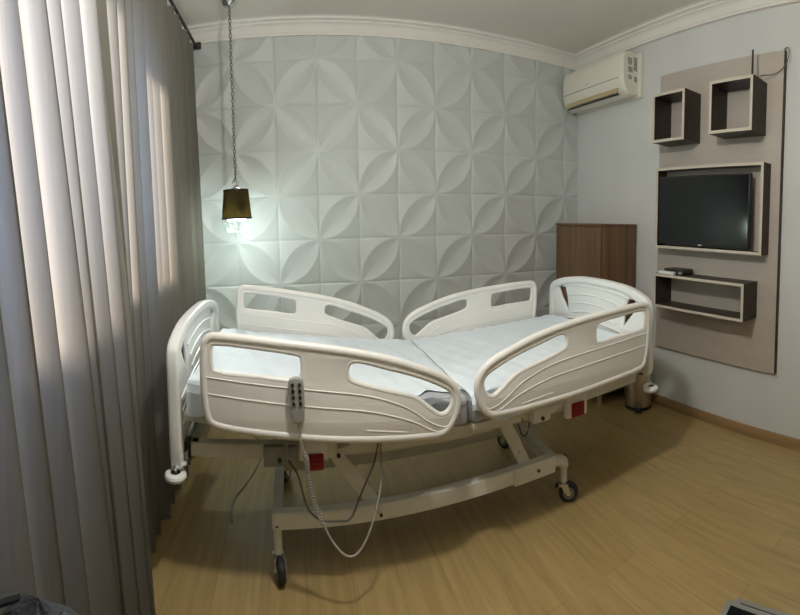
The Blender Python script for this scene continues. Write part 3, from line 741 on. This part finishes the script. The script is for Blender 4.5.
# castors
def castor(x, y, rz, up):
    o = MB(); o.cyl((x, y, .088), (x, y, up), .0175, 'steel_white'); o.cyl((x, y, up - .002), (x, y, up + .004), .0185, 'black'); o.cyl((x, y, .096), (x, y, .106), .021, 'chrome'); st = kid(o, 'castor_stem', BED)
    c, s = math.cos(rz), math.sin(rz)
    def R(a, b_, z): return (x + a * c - b_ * s, y + a * s + b_ * c, z)
    off = .026; wr_ = .051
    b = MB(); q = Matrix.Rotation(rz, 3, 'Z')
    b2 = MB(); b2.lathe([(.018, -.015), (.030, -.0165), (.045, -.015), (wr_, -.008), (wr_, .008), (.045, .015), (.030, .0165), (.018, .015)], (0, 0, 0), 'rubber', 32, 'y')
    for v in b2.bm.verts: v.co = q @ (v.co + Vector((off, 0, wr_))) + Vector((x, y, 0))
    wl = kid(b2, 'wheel', BED)
    b2 = MB(); b2.lathe([(0, -.013), (.016, -.014), (.029, -.0172), (.029, .0172), (.016, .014), (0, .013)], (0, 0, 0), 'greybox', 24, 'y')
    for v in b2.bm.verts: v.co = q @ (v.co + Vector((off, 0, wr_))) + Vector((x, y, 0))
    kid(b2, 'hub', wl)
    b2 = MB()
    for w_ in (-.022, .022):
        b2.bar((0, w_, .095), (off, w_, wr_), .004, .03, 'chrome', .001, up=(1, 0, 0))
        b2.cyl((off, w_ - .003, wr_), (off, w_ + .003, wr_), .012, 'chrome', 14)
    b2.box((-.026, -.025, .086), (.026, .025, .096), 'chrome', .003)
    b2.bar((-.01, 0, .1), (-.045, 0, .075), .035, .008, 'rubber', .003)
    for v in b2.bm.verts: v.co = q @ v.co + Vector((x, y, 0))
    kid(b2, 'castor_fork', BED)
castor(.645, -1.655, math.radians(-75), .215)
castor(2.05, -1.62, math.radians(-36), .225)
castor(.65, -.99, math.radians(60), .2)
castor(2.05, -1.0, math.radians(120), .21)

# ------------------------------------------------------------------ hand control hung on the near rail
hx, hy = .745, YA - .016
t = empty('hand_control', (hx, hy, .70), 'grey bed hand control with eight dark buttons hanging on the near rail', 'hand control')
b = MB()
L = [(-.021, .0), (-.024, .015), (-.027, .06), (-.028, .125), (-.024, .142), (-.010, .150), (.010, .150), (.024, .142), (.028, .125), (.027, .06), (.024, .015), (.021, .0), (.010, -.006), (-.010, -.006)]
th = math.radians(-2)
def hc(u, v, w_): return (hx + u - .006 * v / .15, hy - .013 + w_, .708 + v)
plate('hand', [loop2(L, 3)], .024, .006, hc, 'grey', b); kid(b, 'casing', t)
for r in range(4):
    for c_ in (-1, 1):
        b = MB(); q = hc(c_ * .0125, .128 - .0215 * r, 0); b.cyl((q[0], hy - .024, q[2]), (q[0], hy - .029, q[2]), .0060, 'black', 14); kid(b, 'button', t)
b = MB(); q = hc(0, .175, 0); b.tube([(q[0], hy - .01, .82), (q[0], hy - .005, .865), (q[0], hy + .022, .885), (q[0], hy + .045, .865)], .006, 'grey', seg=8); kid(b, 'hanger_hook', t) if False else b.bm.free()
path = smooth_path([(.745, hy - .012, .702), (.748, hy - .014, .66), (.760, hy - .016, .61), (.770, hy - .013, .575), (.776, hy - .0, .50), (.795, hy + .01, .41), (.828, hy + .01, .325)], 40)
b = MB(); b.tube([path[i] for i in range(0, 120, 8)], .0028, 'cable', seg=8, sub=2)
hel = []
for i in range(100, len(path)):
    p = path[i]; a = (i - 100) * 1.25
    for k in range(1): hel.append(p + Vector((math.cos(a) * .0085, math.sin(a) * .0085, 0)))
b.tube(hel, .0020, 'cable', seg=6, sub=3)
b.tube([path[-1], (.862, -1.845, .265), (.91, -1.85, .215), (.945, -1.85, .212), (.99, -1.84, .255), (1.035, -1.82, .35), (1.065, -1.78, .435), (1.075, -1.73, .50), (1.08, -1.70, .53)], .0042, 'cable', seg=8)
kid(b, 'coiled_cord', t)
b = MB(); b.tube([(.99, -1.70, .33), (1.02, -1.71, .40), (1.05, -1.71, .46), (1.07, -1.70, .53)], .004, 'darkcable', seg=8); b.tube([(.89, -1.74, .27), (.94, -1.745, .275), (.99, -1.70, .33)], .004, 'darkcable', seg=8); kid(b, 'cable', BED)

# ------------------------------------------------------------------ cable lying on the floor
b = MB(); b.tube([(.33, -.30, .006), (.38, -.36, .006), (.44, -.43, .006), (.50, -.52, .006), (.50, -.71, .006), (.44, -.98, .006), (.385, -1.14, .006), (.385, -1.24, .006), (.40, -1.32, .006)], .0042, 'cable', seg=8)
o = b.build('power_cable', origin=(.5, -.9, 0)); tag(o, 'thin grey cable lying on the floor under the left end of the bed', 'cable')

# ------------------------------------------------------------------ low tables at the lower right edge, chair at the lower left
RZ = math.radians(-80)
t = empty('side_table', (1.64, -2.875, 0), 'low table with black panels and grey metal rims at the lower right edge', 'table', None, RZ)
def fin(b, name, par=None):
    o = b.build(name); o.parent = par or t; return o
def framed(x0, x1, y0, y1, z, nm, rim):
    b = MB(); b.box((x0 + .013, y0 + .013, z - .012), (x1 - .013, y1 - .013, z + .0005), 'screen', .001); tp = fin(b, nm)
    b = MB()
    b.box((x0, y1 - .013, z - .022), (x1, y1, z), 'steelrim'); b.box((x0, y0, z - .022), (x1, y0 + .013, z), 'steelrim')
    b.box((x0, y0 + .013, z - .022), (x0 + .013, y1 - .013, z), 'steelrim'); b.box((x1 - .013, y0 + .013, z - .022), (x1, y1 - .013, z), 'steelrim'); fin(b, rim, tp)
framed(0, .40, -.34, 0, .50, 'tabletop', 'rim')
framed(0, .44, -.30, .072, .45, 'lower_shelf', 'rim')
for lx in (.012, .388):
    for ly in (-.012, -.328):
        b = MB(); b.cyl((lx, ly, 0), (lx, ly, .476), .009, 'steelrim', 12); fin(b, 'leg')

SX, SY = .398, -2.99
t = empty('stool', (SX, SY, 0), 'dark stool under the slate bag by the curtain, lower left', 'stool')
b = MB(); b.lathe([(0, .50), (.11, .50), (.125, .488), (.125, .462), (.11, .45), (0, .45)], (SX, SY, 0), 'darkfabric', 32); kid(b, 'seat', t)
for a in range(4):
    an = PI / 4 + a * PI / 2; b = MB(); b.cyl((SX + .11 * math.cos(an), SY + .11 * math.sin(an), 0), (SX + .08 * math.cos(an), SY + .08 * math.sin(an), .455), .011, 'black', 12); kid(b, 'leg', t)
t = empty('bag', (SX, SY, .5), 'dark slate fabric bag with rounded top in the lower left corner', 'bag')
b = MB(); K = 24
def bagf(u, v):
    a = 2 * PI * u; zz = v; k = (max(1 - abs(2 * zz - .94) ** 3.2 , 0)) ** .5 if zz > .47 else (max(1 - abs(1 - 2 * zz) ** 6, 0)) ** .5
    ca, sa = math.cos(a), math.sin(a); sq = (abs(ca) ** 2.6 + abs(sa) ** 2.6) ** (-1 / 2.6)
    rr = .108 * k * sq
    return (SX - .01 + rr * ca, SY + .06 + rr * .75 * sa, .502 + .396 * zz + .004 * math.sin(a * 5 + zz * 9))
b.grid(bagf, 36, 22, 'darkfabric'); kid(b, 'body', t)
b = MB(); b.tube([(SX - .05, SY + .06, .89), (SX - .05, SY + .0, .915), (SX - .01, SY - .03, .925), (SX + .03, SY + .0, .915), (SX + .03, SY + .06, .89)], .008, 'black', seg=8); kid(b, 'strap', t)
